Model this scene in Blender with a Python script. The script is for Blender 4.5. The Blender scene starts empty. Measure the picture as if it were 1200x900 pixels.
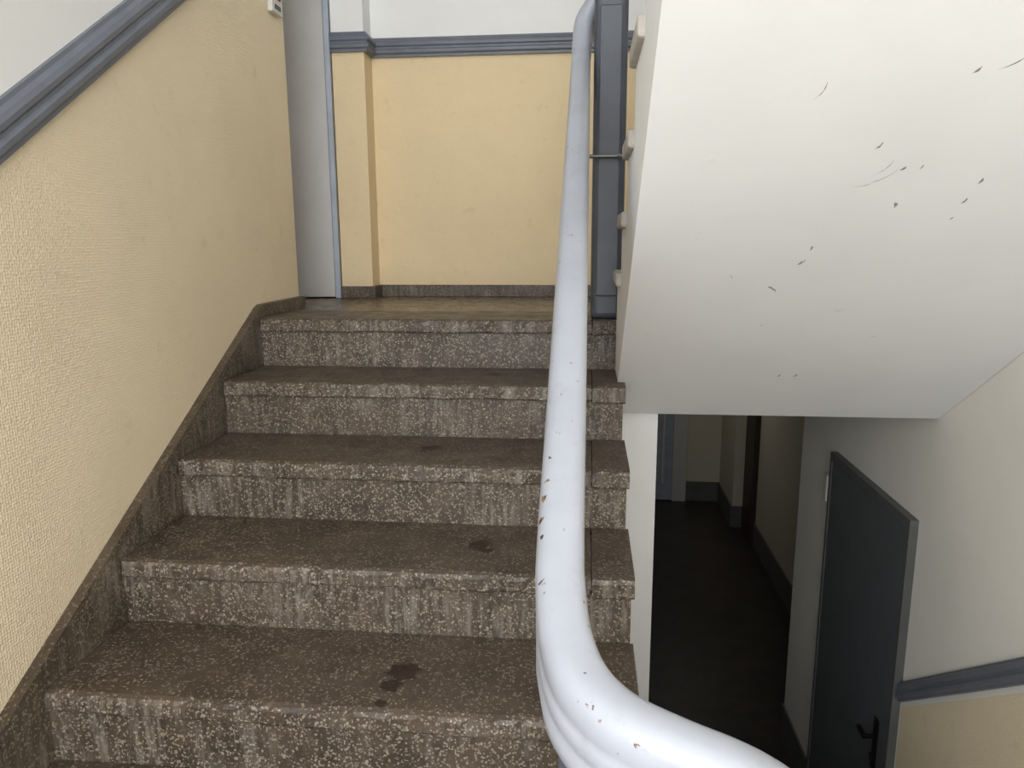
import bpy, bmesh, math, random
from mathutils import Vector, Matrix, noise
random.seed(4)
sc=bpy.context.scene
sc.view_settings.view_transform='Standard'
H=0.1705; G=0.2998; W=1.269
XL=-0.035; XR=2.32; ZB=-2.60; ZH=-6*H
YC=.455   # end of the left wall on the landing

# ------------------------------------------------------------ materials
def lin(c):
    return tuple(((v/255)/12.92 if v/255<=0.04045 else (((v/255)+0.055)/1.055)**2.4) for v in c)+(1,)
class N:
    def __init__(s,name,rough=0.6,spec=0.4):
        s.m=bpy.data.materials.new(name); s.m.use_nodes=True; s.t=s.m.node_tree
        s.b=s.t.nodes["Principled BSDF"]; s.b.inputs["Roughness"].default_value=rough
        s.b.inputs["Specular IOR Level"].default_value=spec
        s.tc=s.t.nodes.new("ShaderNodeTexCoord").outputs["Object"]
    def n(s,t,**k):
        x=s.t.nodes.new(t)
        for a,b in k.items(): setattr(x,a,b)
        return x
    def l(s,a,b): s.t.links.new(a,b)
    def put(s,sock,v):
        if hasattr(v,"is_linked"): s.l(v,sock)
        else: sock.default_value=v
    def noise(s,scale,detail=3,rough=.55,vec=None,out="Fac"):
        x=s.n("ShaderNodeTexNoise"); x.inputs["Scale"].default_value=scale; x.inputs["Detail"].default_value=detail; x.inputs["Roughness"].default_value=rough
        s.l(vec or s.tc,x.inputs["Vector"]); return x.outputs[out]
    def vor(s,scale,out="Distance",feature='F1',vec=None,rnd=1.0):
        x=s.n("ShaderNodeTexVoronoi",feature=feature); x.inputs["Scale"].default_value=scale; x.inputs["Randomness"].default_value=rnd
        s.l(vec or s.tc,x.inputs["Vector"]); return x.outputs[out]
    def mapr(s,v,a,b,c=0.0,d=1.0):
        x=s.n("ShaderNodeMapRange"); s.put(x.inputs[0],v)
        for i,q in enumerate((a,b,c,d)): x.inputs[i+1].default_value=q
        return x.outputs[0]
    def mix(s,f,a,b,mode='MIX'):
        x=s.n("ShaderNodeMix",data_type='RGBA',blend_type=mode)
        s.put(x.inputs[0],f); s.put(x.inputs[6],a); s.put(x.inputs[7],b); return x.outputs[2]
    def math(s,op,a,b=0.0,c=None):
        x=s.n("ShaderNodeMath",operation=op); s.put(x.inputs[0],a); s.put(x.inputs[1],b)
        if c is not None: s.put(x.inputs[2],c)
        return x.outputs[0]
    def xyz(s):
        x=s.n("ShaderNodeSeparateXYZ"); s.l(s.tc,x.inputs[0]); return x.outputs
    def nrm(s):
        g=s.n("ShaderNodeNewGeometry"); x=s.n("ShaderNodeSeparateXYZ"); s.l(g.outputs["Normal"],x.inputs[0]); return x.outputs
    def scale(s,v):
        x=s.n("ShaderNodeMapping"); s.l(s.tc,x.inputs[0]); x.inputs["Scale"].default_value=v; return x.outputs[0]
    def warp(s,amt,scale):
        c=s.noise(scale,2,.5,None,"Color")
        a=s.n("ShaderNodeVectorMath",operation='SUBTRACT'); s.l(c,a.inputs[0]); a.inputs[1].default_value=(.5,.5,.5)
        b=s.n("ShaderNodeVectorMath",operation='SCALE'); s.l(a.outputs[0],b.inputs[0]); b.inputs["Scale"].default_value=amt
        d=s.n("ShaderNodeVectorMath",operation='ADD'); s.l(b.outputs[0],d.inputs[0]); s.l(s.tc,d.inputs[1]); return d.outputs[0]
    def spots(s,pts,wf=38,amp=2.6):
        acc=None; wob=s.noise(wf,4,.65)
        for (p,r) in pts:
            d=s.n("ShaderNodeVectorMath",operation='DISTANCE'); s.l(s.tc,d.inputs[0]); d.inputs[1].default_value=p
            v=s.math('ADD',d.outputs["Value"],s.math('MULTIPLY',s.math('SUBTRACT',wob,.5),r*amp))
            m=s.mapr(v,r,r*.75)
            acc=m if acc is None else s.math('MAXIMUM',acc,m)
        return acc
    def fin(s,col=None,bump=None,strength=.3,dist=.002,rough=None):
        if col is not None: s.put(s.b.inputs["Base Color"],col)
        if rough is not None: s.put(s.b.inputs["Roughness"],rough)
        if bump is not None:
            x=s.n("ShaderNodeBump"); x.inputs["Strength"].default_value=strength; x.inputs["Distance"].default_value=dist
            s.l(bump,x.inputs["Height"]); s.l(x.outputs[0],s.b.inputs["Normal"])
        return s.m

def plain(name,c,rough=.5,var=.06,metal=0,spec=.4):
    k=N(name,rough,spec); a=lin(c); b=tuple(v*(1-var*3) for v in a[:3])+(1,)
    k.b.inputs["Metallic"].default_value=metal
    return k.fin(k.mix(k.mapr(k.noise(9,4),.35,.7),a,b),k.noise(60,3),.08,.001)

YEL=(238,222,190); WHT=(238,238,236)
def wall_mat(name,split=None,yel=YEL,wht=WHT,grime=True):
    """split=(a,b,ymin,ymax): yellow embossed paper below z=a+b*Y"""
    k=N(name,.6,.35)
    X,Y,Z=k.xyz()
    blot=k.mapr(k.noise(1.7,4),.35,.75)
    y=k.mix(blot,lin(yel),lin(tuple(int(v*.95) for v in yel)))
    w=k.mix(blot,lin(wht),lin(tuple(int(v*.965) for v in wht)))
    if grime:
        g=k.mapr(k.noise(14,6,.7),.60,.8,0,.45)
        y=k.mix(g,y,lin((200,174,128)))
        g2=k.mapr(k.noise(9,6,.7,k.scale((1,1,.35))),.66,.8,0,.3)
        w=k.mix(g2,w,lin((194,188,178)))
    soft=k.noise(35,4)
    if split:
        emb=k.vor(140,'Distance','F1',None,.35)
        a,b,y0,y1=split
        line=k.math('ADD',k.math('MULTIPLY',Y,b),a)
        f=k.math('LESS_THAN',Z,line)
        f=k.math('MULTIPLY',f,k.math('MULTIPLY',k.math('GREATER_THAN',Y,y0),k.math('LESS_THAN',Y,y1)))
        col=k.mix(f,w,y)
        h=k.math('ADD',k.math('MULTIPLY',emb,k.math('MULTIPLY',f,1.5)),k.math('MULTIPLY',soft,.4))
    else: col=w; h=k.math('MULTIPLY',soft,.4)
    return k.fin(col,h,.5,.0028)

def terrazzo(name,base=(88,76,65),chip=(174,164,148),dens=.44,rough=.4,tread=True):
    k=N(name,rough,.45)
    nz=k.nrm()[2]; up=k.mapr(nz,.5,.8)
    vec=k.warp(.014,80)
    vo=k.n("ShaderNodeTexVoronoi",feature='F1'); vo.inputs["Scale"].default_value=165; k.l(vec,vo.inputs["Vector"])
    sep=k.n("ShaderNodeSeparateColor"); k.l(vo.outputs["Color"],sep.inputs[0])
    near=k.mapr(vo.outputs["Distance"],.52,.40)
    wear=k.mapr(k.noise(6,5,.65),.35,.65)
    th=k.math('ADD',k.math('MULTIPLY',wear,-.26),k.math('ADD',k.math('MULTIPLY',up,.12),1-dens+.08))
    pick=k.math('GREATER_THAN',sep.outputs[0],th)
    m=k.math('MULTIPLY',near,pick)
    chipc=k.mix(sep.outputs[1],lin(chip),lin((120,108,94)))
    b2=k.mix(k.mapr(k.noise(9,6,.7),.35,.65),lin(base),lin(tuple(int(v*.66) for v in base)))
    b2=k.mix(k.mapr(k.noise(240,2),.5,.7,0,.35),b2,lin((128,114,98)))
    st=k.mapr(k.noise(1,5,.7,k.scale((60,60,7))),.46,.68)
    st=k.math('MULTIPLY',st,k.mapr(k.noise(4,3),.42,.62)); st=k.math('MULTIPLY',st,k.math('SUBTRACT',1,up))
    b2=k.mix(k.math('MULTIPLY',st,.65),b2,lin((152,145,136)))
    col=k.mix(k.math('MULTIPLY',m,.8),b2,chipc)
    col=k.mix(k.math('MULTIPLY',up,.25),col,lin((72,57,44)))
    if tread:
        sp=k.spots([((.75,-4*G+.15,-4*H),.040),((.735,-4*G+.095,-4*H),.026),((.73,-4*G+.03,-4*H),.014),((.88,-3*G+.17,-3*H),.033),((.90,-3*G+.14,-3*H),.02),((.69,-2*G+.18,-2*H),.033),((.84,-1*G+.18,-1*H),.030)],38,2.0)
        col=k.mix(k.math('MULTIPLY',sp,.9),col,lin((42,27,17)))
    h=k.math('ADD',k.math('MULTIPLY',m,.3),k.noise(26,5,.7))
    r=k.mapr(k.noise(11,3),.3,.7,rough-.06,rough+.16)
    return k.fin(col,h,.35,.003,r)

M={}
M['left']=wall_mat("paint_wall_left",(1.17,.67,-9,9))
M['back']=wall_mat("paint_wall_back",(1.12,0,-9,9),yel=(236,214,174))
M['right']=wall_mat("paint_wall_right",(-1.38,-.74,-9,.06),wht=(240,237,228))
M['white']=wall_mat("paint_white")
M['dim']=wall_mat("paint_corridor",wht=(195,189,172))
M['terr']=terrazzo("terrazzo")
M['skirt']=terrazzo("terrazzo_skirt",base=(92,80,66),chip=(150,140,122),dens=.36,tread=False)
M['land']=terrazzo("terrazzo_landing",base=(122,104,80),chip=(146,128,102),dens=.3,rough=.24,tread=False)
M['trim']=plain("paint_trim_grey",(112,117,127),.38)
M['base']=plain("paint_baseboard_grey",(96,97,97),.45)
M['dark']=plain("paint_dark_grey",(84,88,97),.34)
M['door']=plain("paint_door_charcoal",(92,95,100),.38)
M['leaf']=plain("paint_door_light_grey",(190,188,185),.45,.02)
M['frame']=plain("paint_frame_bluegrey",(160,168,182),.4)
M['floor']=plain("floor_dark",(58,51,46),.42,.15)
M['black']=plain("black_metal",(18,18,20),.35)
M['steel']=plain("steel",(120,120,120),.35,metal=.8)
M['plastic']=plain("white_plastic",(215,212,205),.4)
M['ends']=plain("step_end_paint",(196,190,180),.6,.12)
M['red']=plain("red_plastic",(150,40,35),.4)
M['scuff']=plain("scuff_grey",(150,146,138),.8)
M['brown']=plain("brown_wood",(60,46,36),.5)
k=N("paint_handrail",.32,.5)
P=(172,176,186)
sp=k.spots([((1.094,-1.60,-.07),.0055),((1.097,-1.575,-.055),.004),((1.092,-1.63,-.09),.005),((1.094,-1.655,-.1),.003),((1.098,-1.54,-.03),.003),((1.097,-1.72,-.13),.005),((1.102,-1.735,-.137),.003),((1.10,-1.83,-.19),.0035),((1.155,-1.87,-.19),.005),((1.165,-1.88,-.2),.003),((1.2,-1.9,-.21),.004),((1.14,-1.86,-.19),.0035),((1.11,-.35,.64),.003),((1.13,-1.2,.16),.002)],150,5.0)
ch=k.mapr(k.noise(70,2,.5),.735,.75,0,.8)
ch=k.math('MAXIMUM',ch,sp)
inner=k.mix(k.mapr(k.noise(120,2),.45,.55),lin((60,52,48)),lin((140,98,56)))
body=k.mix(k.mapr(k.noise(6,4),.4,.7),lin(P),lin((162,166,175)))
body=k.mix(k.mapr(k.noise(25,6,.75),.56,.75,0,.45),body,lin((148,146,143)))
col=k.mix(ch,body,inner)
M['rail']=k.fin(col,k.math('SUBTRACT',k.noise(18,3),ch),.25,.0018)

# ------------------------------------------------------------ mesh helpers
def mkobj(name,bm,mats,parent=None,smooth=False):
    me=bpy.data.meshes.new(name); bmesh.ops.recalc_face_normals(bm,faces=bm.faces); bm.to_mesh(me); bm.free()
    for m in (mats if isinstance(mats,(list,tuple)) else [mats]): me.materials.append(m)
    if smooth:
        for p in me.polygons: p.use_smooth=True
    o=bpy.data.objects.new(name,me); bpy.context.collection.objects.link(o)
    if parent: o.parent=parent
    return o
def empty(name):
    o=bpy.data.objects.new(name,None); bpy.context.collection.objects.link(o); return o
def addbox(bm,x0,x1,y0,y1,z0,z1,mi=0,bev=0,seg=2):
    vs=[bm.verts.new(p) for p in [(x0,y0,z0),(x1,y0,z0),(x1,y1,z0),(x0,y1,z0),(x0,y0,z1),(x1,y0,z1),(x1,y1,z1),(x0,y1,z1)]]
    fs=[bm.faces.new([vs[i] for i in f]) for f in [(0,3,2,1),(4,5,6,7),(0,1,5,4),(1,2,6,5),(2,3,7,6),(3,0,4,7)]]
    for f in fs: f.material_index=mi
    if bev:
        es=list({e for f in fs for e in f.edges})
        bmesh.ops.bevel(bm,geom=es,offset=bev,segments=seg,affect='EDGES',profile=.5)
def box(name,x0,x1,y0,y1,z0,z1,mat,parent=None,bev=0):
    bm=bmesh.new(); addbox(bm,x0,x1,y0,y1,z0,z1,0,bev); return mkobj(name,bm,mat,parent)
def addprism(bm,poly,x0,x1,mi=0):
    a=[bm.verts.new((x0,y,z)) for y,z in poly]; b=[bm.verts.new((x1,y,z)) for y,z in poly]
    n=len(poly); fs=[bm.faces.new(a),bm.faces.new(b[::-1])]
    for i in range(n): fs.append(bm.faces.new([a[i],b[i],b[(i+1)%n],a[(i+1)%n]]))
    for f in fs: f.material_index=mi
def prism(name,poly,x0,x1,mat,parent=None):
    bm=bmesh.new(); addprism(bm,poly,x0,x1); return mkobj(name,bm,mat,parent)
def sweep(name,path,prof,mat,parent=None,smooth=True,up=Vector((0,0,1)),cap=True):
    bm=bmesh.new(); rings=[]
    pts=[Vector(p) for p in path]
    for i,p in enumerate(pts):
        t=(pts[min(i+1,len(pts)-1)]-pts[max(i-1,0)]).normalized()
        s=t.cross(up).normalized(); u=s.cross(t).normalized()
        rings.append([bm.verts.new(p+s*a+u*b) for a,b in prof])
    n=len(prof)
    for i in range(len(rings)-1):
        for j in range(n): bm.faces.new([rings[i][j],rings[i][(j+1)%n],rings[i+1][(j+1)%n],rings[i+1][j]])
    if cap: bm.faces.new(rings[0]); bm.faces.new(rings[-1][::-1])
    return mkobj(name,bm,mat,parent,smooth)
def catmull(P,n=8):
    P=[Vector(p) for p in P]; o=[]
    for i in range(len(P)-1):
        a=P[max(i-1,0)];b=P[i];c=P[i+1];d=P[min(i+2,len(P)-1)]
        for j in range(n):
            t=j/n; o.append(.5*((2*b)+(c-a)*t+(2*a-5*b+4*c-d)*t*t+(3*b-a-3*c+d)*t**3))
    o.append(P[-1]); return o

# ------------------------------------------------------------ flight A
stairs=empty("terrazzo_staircase")
def slab(name,x0,x1,y0,y1,z0,z1,seed):
    bm=bmesh.new(); nx=max(2,int((x1-x0)/.02))
    prof=[(y1,z0),(y0+.004,z0),(y0,z0+.006),(y0-.0,z1-.014),(y0+.004,z1-.005),(y0+.014,z1),(y1,z1)]
    rings=[]
    for i in range(nx+1):
        x=x0+(x1-x0)*i/nx; r=[]
        for j,(y,z) in enumerate(prof):
            dy=dz=0
            if 0<j<6:
                q=noise.noise(Vector((x*14+seed*7,j*.35,seed)))
                q2=noise.noise(Vector((x*45,j*.5,seed*3)))
                dy=q*.0035+q2*.003+(.003 if j in(3,4) and q2>.25 else 0); dz=-abs(q2)*.0022 if j>=3 else q*.003
            r.append(bm.verts.new((x,y+dy,z+dz)))
        rings.append(r)
    for a,b in zip(rings[:-1],rings[1:]):
        for j in range(7): bm.faces.new([a[j],a[(j+1)%7],b[(j+1)%7],b[j]])
    bm.faces.new(rings[0]); bm.faces.new(rings[-1][::-1])
    return mkobj(name,bm,M['terr'],stairs)
for i in range(0,6):
    z=-i*H; y0=-i*G; y1=y0+G+.012
    slab("tread_%d"%i,-.004,1.166,y0,y1,z-.048,z,i)
    slab("tread_end_%d"%i,1.169,W,y0-.004,y1,z-.052,z+.0015,i+20)
for i in range(0,6):
    box("riser_%d"%i,-.01,W-.007,-i*G+.014,-i*G+.07,-(i+1)*H-.02,-i*H-.046,M['terr'],stairs,.003)
poly=[(.04,-.05)]
for i in range(0,6): poly+=[(-i*G+.03,-i*H-.03),(-i*G+.03,-(i+1)*H-.03)]
poly+=[(-1.5,-1.25),(.04,-.5)]
prism("core",poly,-.02,W-.012,M['white'],stairs)
sk=[(YC,.045),(.05,.045),(.02,.035)]
sk+=[(-5*G-.02,-5*H+.045),(-5*G-.12,ZH+.09),(-5*G-.12,ZH-.03),(-5*G+.03,-6*H-.05),(.1,-.2),(YC,-.1)]
prism("trim_skirt_stair",sk,XL,-.008,M['skirt'])

# ------------------------------------------------------------ landings / slabs
box("landing_slab",-1.0,2.32,.06,1.1,-.32,-.045,M['white'])
bm=bmesh.new()
addbox(bm,-1.0,2.32,.31,1.1,-.045,-.001); addbox(bm,W+.002,2.32,.0,.31,-.045,-.001)
mkobj("floor",bm,M['land'])
box("landing_edge_beam",W+.002,2.32,.0,.06,-.32,-.046,M['white'])
box("floor_half_landing",XL,2.32,-3.7,-1.5,ZH-.2,ZH,M['terr'])
prismB=[(-1.5,ZH-.175)]
for i in range(1,9):
    prismB+=[(-1.5+.19*i,ZH-.175*i),(-1.5+.19*i,ZH-.175*(i+1))]
prismB+=[(-1.5+.19*8,ZB),(-1.5,ZB)]
prism("lower_staircase",prismB,1.34,2.318,M['terr'])
box("floor_lower",1.1,2.9,-1.5,5.75,ZB-.1,ZB,M['floor'])

# ------------------------------------------------------------ upper flight (soffit)
up=empty("upper_staircase")
gu=.254
def so(y): return -.32-.67*y
poly=[(-.001,-.32),(-.001,0),(-.02,0)]
for i in range(9):
    poly+=[(-.02-gu*i,H*(i+1)-.04)]
    poly+=[(-.02-gu*(i+1),H*(i+1)-.04)]
yend=-.02-gu*9
poly+=[(yend,so(yend))]
prism("soffit_slab",poly,1.248,2.318,M['white'],up)
for i in range(9):
    y=-.02-gu*i
    box("tread_%d"%i,1.233,2.316,y-gu-.004,y+.02,H*(i+1)-.042,H*(i+1),M['ends'],up,.008)
box("upper_landing_slab",XL,2.318,-3.7,yend,H*9-.2,H*9,M['white'])
bm=bmesh.new()
t=Vector((0,-1,.67)).normalized(); nn=Vector((0,-.67,-1)).normalized()
def scuff(x,y,L,wd,ang):
    c=Vector((x,y,so(y)))+nn*.0006; d=Vector((math.cos(ang),0,0))+t*math.sin(ang); e=d.cross(nn).normalized()
    m=9; top=[];bot=[]
    for i in range(m+1):
        s=i/m; w=wd*math.sin(math.pi*min(max(s,.06),.94))*(.4+.8*random.random()); bend=.12*L*math.sin(math.pi*s)
        top.append(c+d*L*(s-.5)+e*(w+bend)); bot.append(c+d*L*(s-.5)-e*(w-bend))
    bm.faces.new([bm.verts.new(p) for p in top+bot[::-1]])
for a in [(1.581,-.707,.024,.0035,2.3),(1.59,-.70,.022,.0025,2.2),(1.619,-.80,.018,.003,1.3),(1.624,-.805,.018,.0016,1.2),(1.627,-.85,.02,.003,1.6),
          (1.72,-.281,.018,.0035,1.3),(1.767,-.284,.024,.0035,1.3),(1.745,-.975,.018,.004,1.8),(1.719,-1.067,.014,.003,1.0),(1.655,-1.119,.02,.003,1.2),
          (1.692,-1.05,.06,.0011,.8),(1.684,-1.07,.05,.0007,1.1),(1.665,-1.03,.04,.0007,.3),(1.518,-1.23,.04,.001,1.3),(1.869,-.985,.018,.003,1.4),(1.871,-1.035,.018,.003,1.5),
          (1.87,-.938,.010,.002,1.2),(1.788,-1.274,.05,.0012,.8),(1.741,-1.26,.016,.0025,1.1),(1.75,-1.07,.012,.002,1.4),(1.60,-.55,.012,.001,1),(1.77,-.62,.03,.0008,.4),(1.48,-.75,.02,.0007,2),(1.9,-.5,.02,.0008,.9)]: scuff(*a)
mkobj("scuff_marks",bm,M['scuff'],up)

# ------------------------------------------------------------ walls
box("wall_left",-1.0,XL,-3.7,YC,-1.4,2.9,M['left'])
box("wall_back",-1.0,2.9,1.1,1.25,-.32,2.9,M['back'])
box("wall_back_pilaster",-.02,.13,.975,1.11,-.0,2.9,M['back'])
box("wall_right",XR,2.95,-3.7,1.5,ZB,2.9,M['right'])
bm=bmesh.new()
for b in [(-1,.1,-1.4,2.9),(2.0,2.95,-2.6,2.9),(.1,2.0,-2.6,-.5),(.1,2.0,1.15,1.5),(.1,2.0,2.8,2.9)]: addbox(bm,b[0],b[1],-3.85,-3.7,b[2],b[3])
mkobj("wall_rear",bm,M['white'])
box("ceiling",-1.0,2.95,-3.85,1.25,2.9,3.0,M['white'])
bm=bmesh.new()
for z0,z1 in [(-.5,1.15),(1.5,2.8)]:
    for x in (.1,1.03,1.95): addbox(bm,x,x+.05,-3.8,-3.74,z0,z1)
    for z in (z0,z1-.05): addbox(bm,.1,2.0,-3.8,-3.74,z,z+.05)
mkobj("window_1",bm,M['plastic'])
box("wall_alcove",-1.15,-1.0,YC,1.25,-.32,2.9,M['white'])
prism("wall_under_stairs",[(.05,ZB),(.045,-.503),(-1.498,-1.253),(-1.498,ZB)],1.12,W-.012,M['white'])
box("wall_corridor_left",1.12,1.402,.051,5.6,ZB,-.32,M['white'])
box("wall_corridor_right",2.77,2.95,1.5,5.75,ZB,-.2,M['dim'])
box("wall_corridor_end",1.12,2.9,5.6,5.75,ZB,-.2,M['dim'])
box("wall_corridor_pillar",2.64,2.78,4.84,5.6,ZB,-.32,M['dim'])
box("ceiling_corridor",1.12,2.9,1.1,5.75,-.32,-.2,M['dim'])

# ------------------------------------------------------------ trims
def band(hh,d=.028):
    return [(0,0),(d*.55,0),(d*.6,hh*.12),(d*.95,hh*.2),(d,hh*.34),(d*.72,hh*.42),(d*.72,hh*.5),(d*.95,hh*.58),(d,hh*.7),(d*.8,hh*.82),(d*.45,hh*.9),(d*.4,hh),(0,hh)]
def trim_path(name,pts,hh,outdir,mat,d=.028):
    bm=bmesh.new(); rings=[]
    for i,p in enumerate(pts):
        p=Vector(p); o=Vector(outdir[i] if isinstance(outdir,list) else outdir)
        a=Vector(pts[max(i-1,0)]); b=Vector(pts[min(i+1,len(pts)-1)]); sl=(b-a); hz=math.hypot(sl.x,sl.y); cs=hz/max(sl.length,1e-6)
        rings.append([bm.verts.new(p+o*q+Vector((0,0,w/cs))) for q,w in band(hh,d)])
    n=len(rings[0])
    for a,b in zip(rings[:-1],rings[1:]):
        for j in range(n): bm.faces.new([a[j],a[(j+1)%n],b[(j+1)%n],b[j]])
    bm.faces.new(rings[0]); bm.faces.new(rings[-1][::-1])
    return mkobj(name,bm,mat)
def zl(y): return 1.165+.672*y
trim_path("trim_left",[(XL,-2.6,zl(-2.6)),(XL,YC,zl(YC))],.092,(1,0,0),M['trim'])
trim_path("trim_back",[(-.02,.975,1.105),(.13,.975,1.105),(.13,1.1,1.105),(1.6,1.1,1.105)],.085,[(-.0,-1,0),(1,-1,0),(1,-1,0),(0,-1,0)],M['trim'],.03)
trim_path("trim_right",[(XR,-1.6,-1.40+.74*1.66),(XR,.055,-1.40)],.066,(-1,0,0),M['trim'])
bm=bmesh.new()
addbox(bm,.13,2.3,1.082,1.1,0,.055); addbox(bm,-.02,.13,.958,.975,0,.055); addbox(bm,.13,.146,.958,1.1,0,.055)
mkobj("baseboard_back",bm,M['skirt'])
bm=bmesh.new()
addbox(bm,XR-.012,XR,.98,1.5,ZB,ZB+.22); addbox(bm,XR-.012,2.77,1.5,1.512,ZB,ZB+.22)
addbox(bm,2.755,2.77,1.512,4.4,ZB,ZB+.22); addbox(bm,2.625,2.77,4.825,4.84,ZB,ZB+.22);addbox(bm,2.625,2.64,4.84,5.6,ZB,ZB+.22)
addbox(bm,2.28,2.625,5.585,5.6,ZB,ZB+.22); addbox(bm,1.27,1.41,.036,.051,ZB,ZB+.22); addbox(bm,1.402,1.414,.04,5.6,ZB,ZB+.22)
mkobj("baseboard_corridor",bm,M['base'])

# ------------------------------------------------------------ doors
d=empty("door_1")
def obox(name,o,ux,L,th,z0,z1,mat,parent,off=0,bev=.003,l0=0):
    u=Vector(ux).normalized(); v=Vector((-u.y,u.x,0)); bm=bmesh.new(); addbox(bm,l0,L,off,off+th,z0,z1,0,bev)
    for q in bm.verts:
        c=q.co.copy(); q.co=Vector(o)+u*c.x+v*c.y+Vector((0,0,c.z))
    return mkobj(name,bm,mat,parent)
O=(-.022,.968,0); U=(-.75,-.13,0)
obox("jamb",O,U,.024,.04,0,2.2,M['frame'],d,-.01,.002)
obox("leaf",O,U,.86,.035,.006,2.1,M['leaf'],d,-.022,.002,.027)
obox("lintel",O,U,.9,.05,2.1,2.2,M['frame'],d,-.03)
d=empty("door_2")
box("leaf",XR-.026,XR-.002,.096,.924,ZB+.01,-.747,M['door'],d,.003)
bm=bmesh.new(); addbox(bm,XR-.03,XR,.07,.093,ZB,-.705); addbox(bm,XR-.03,XR,.927,.95,ZB,-.705); addbox(bm,XR-.03,XR,.0931,.9269,-.743,-.705)
mkobj("frame",bm,M['base'],d)
bm=bmesh.new(); addbox(bm,XR-.033,XR-.026,.165,.205,-1.78,-1.56,0,.003); addbox(bm,XR-.075,XR-.03,.178,.192,-1.645,-1.63,0,.003); addbox(bm,XR-.08,XR-.064,.178,.25,-1.647,-1.629,0,.004); addbox(bm,XR-.045,XR-.03,.176,.194,-1.74,-1.71,0,.003)
mkobj("handle",bm,M['black'],d)
box("junction_box",XR-.03,XR-.0,.975,1.02,-.96,-.83,M['plastic'],None,.004)
d=empty("door_3")
box("leaf",1.45,2.12,5.56,5.598,ZB+.01,-.55,M['frame'],d,.004)
bm=bmesh.new(); addbox(bm,2.12,2.27,5.55,5.6,ZB,-.45,0,.004); addbox(bm,1.402,2.27,5.55,5.6,-.548,-.45,0,.004); addbox(bm,2.0,2.03,5.55,5.57,ZB+.2,-.8,0,.004)
mkobj("frame",bm,M['leaf'],d)
d=empty("door_4")
box("leaf",2.735,2.768,4.42,4.82,ZB+.01,-.55,M['brown'],d,.004)
bm=bmesh.new(); addbox(bm,2.72,2.77,4.38,4.42,ZB,-.5,0,.004); mkobj("frame",bm,M['brown'],d)

s=empty("alarm_switch")
box("plate",XL,XL+.02,.31,.41,1.10,1.22,M['plastic'],s,.004)
box("button",XL+.018,XL+.026,.335,.385,1.15,1.2,M['red'],s,.003)
box("label",XL+.018,XL+.022,.335,.385,1.115,1.13,M['black'],s,0)

# ------------------------------------------------------------ handrail
rail=empty("handrail")
half=[(0,0),(.012,-.0008),(.021,-.0045),(.0275,-.012),(.0305,-.022),(.0305,-.034),(.029,-.044),(.0275,-.049),(.029,-.054),(.0298,-.061),(.029,-.069),(.027,-.074),(.0268,-.078),(.028,-.084),(.0285,-.092),(.026,-.104),(.02,-.11)]
prof=half+[(-a,b) for a,b in half[::-1][:-1]]
def zr(y): return .849+.5683*y
P=[(1.118,-.02,zr(-.02)),(1.118,-.4,zr(-.4)),(1.118,-1.0,zr(-1.0)),(1.118,-1.45,zr(-1.45)),(1.118,-1.64,zr(-1.64)),(1.121,-1.71,-.122),(1.130,-1.77,-.150),(1.150,-1.820,-.170),(1.188,-1.858,-.186),(1.245,-1.882,-.198),(1.305,-1.893,-.213),(1.355,-1.888,-.239),(1.388,-1.86,-.28),(1.398,-1.80,-.33),(1.40,-1.70,-.40),(1.40,-1.2,-.77),(1.40,-.6,-1.214),(1.40,-.06,-1.61)]
Pt=[(1.262,-1.2,1.95),(1.262,-.5,1.47),(1.262,-.2,1.27),(1.258,-.06,1.185),(1.245,.03,1.145),(1.205,.08,1.115),(1.155,.115,1.08),(1.125,.11,1.02),(1.118,.07,.92)]
full=catmull(Pt+P,12)
sweep("rail",full,prof,M['rail'],rail)
bm=bmesh.new()
for i in range(0,6):
    for f in (.08,.22):
        y=-i*G+f
        if y<-1.62 or y>.0: continue
        addbox(bm,1.111,1.125,y-.007,y+.007,-i*H,zr(y)-.10)
for i in range(1,8):
    y=-1.5+.19*i+.1; addbox(bm,1.393,1.407,y-.007,y+.007,ZH-.175*(i+1),-.40-.74*(y+1.7)-.12)
addbox(bm,1.24,1.26,-1.9,-1.88,ZH,-.30)
for i in range(4,5):
    y=-.02-gu*i-.1; addbox(bm,1.262,1.276,y-.007,y+.007,H*(i+1),1.22+.685*(-y-.12)-.12)
mkobj("balusters",bm,M['dark'],rail)
bm=bmesh.new()
addbox(bm,1.160,1.268,.03,.11,0,1.06,0,.022,4); addbox(bm,1.176,1.250,.018,.032,.08,1.0,0,.005)
mkobj("newel_post",bm,M['dark'],rail)
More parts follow.
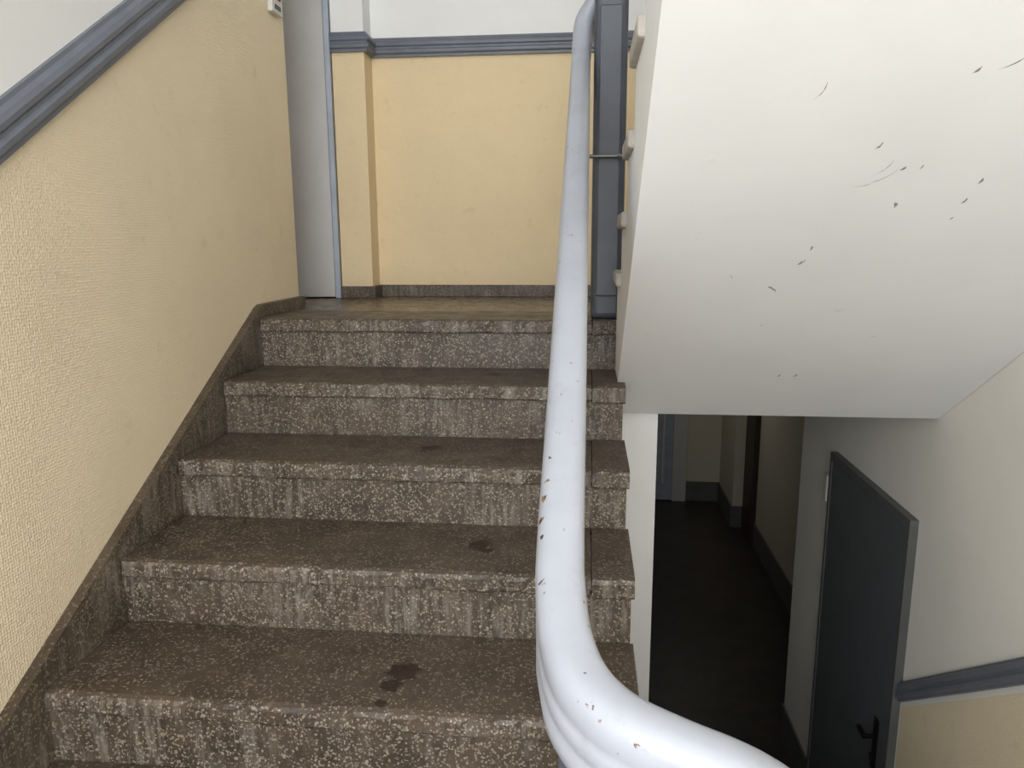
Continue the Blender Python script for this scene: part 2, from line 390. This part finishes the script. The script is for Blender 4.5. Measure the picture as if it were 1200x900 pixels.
bm=bmesh.new(); bmesh.ops.create_cone(bm,cap_ends=True,segments=12,radius1=.006,radius2=.006,depth=.11,matrix=Matrix.Translation((1.20,.003,.535))@Matrix.Rotation(math.pi/2,4,'Y'))
bmesh.ops.create_cone(bm,cap_ends=True,segments=6,radius1=.011,radius2=.011,depth=.01,matrix=Matrix.Translation((1.243,.003,.535))@Matrix.Rotation(math.pi/2,4,'Y'))
mkobj("rail_bracket",bm,M['steel'],rail)

# ------------------------------------------------------------ lights
def area(name,loc,rot,sx,sy,p,col):
    l=bpy.data.lights.new(name,'AREA'); l.shape='RECTANGLE'; l.size=sx; l.size_y=sy; l.energy=p; l.color=col
    o=bpy.data.objects.new(name,l); o.location=loc; o.rotation_euler=rot; bpy.context.collection.objects.link(o); return o
area("window_daylight",(1.05,-3.72,.33),(math.radians(90),0,0),1.85,1.6,64,(.98,.99,1))
area("upper_added_fill",(1.05,-3.72,2.15),(math.radians(82),0,0),1.85,1.25,54,(.98,.99,1))  # unseen upper light, added to brighten the landing and back wall
area("corridor_added_fill",(2.1,4.4,-.36),(0,0,0),.3,.3,2.2,(1,.95,.86))  # added fill to lift the dark corridor, no known fixture there
w=bpy.data.worlds.new("world"); sc.world=w; w.use_nodes=True
w.node_tree.nodes["Background"].inputs[0].default_value=(.85,.92,1,1); w.node_tree.nodes["Background"].inputs[1].default_value=.6

# ------------------------------------------------------------ camera
cd=bpy.data.cameras.new("camera"); cam=bpy.data.objects.new("camera",cd); bpy.context.collection.objects.link(cam)
yaw,pitch,roll=.0992,.1899,-.0045
f=Vector((-math.sin(yaw)*math.cos(pitch),math.cos(yaw)*math.cos(pitch),-math.sin(pitch))); r=Vector((math.cos(yaw),math.sin(yaw),0)); u=r.cross(f)
r2=math.cos(roll)*r+math.sin(roll)*u; u2=-math.sin(roll)*r+math.cos(roll)*u
cam.matrix_world=Matrix((( r2.x,u2.x,-f.x,1.1466),(r2.y,u2.y,-f.y,-2.5513),(r2.z,u2.z,-f.z,.2694),(0,0,0,1)))
cd.sensor_width=36; cd.lens=878.8/1200*36; cd.clip_start=.02
sc.camera=cam
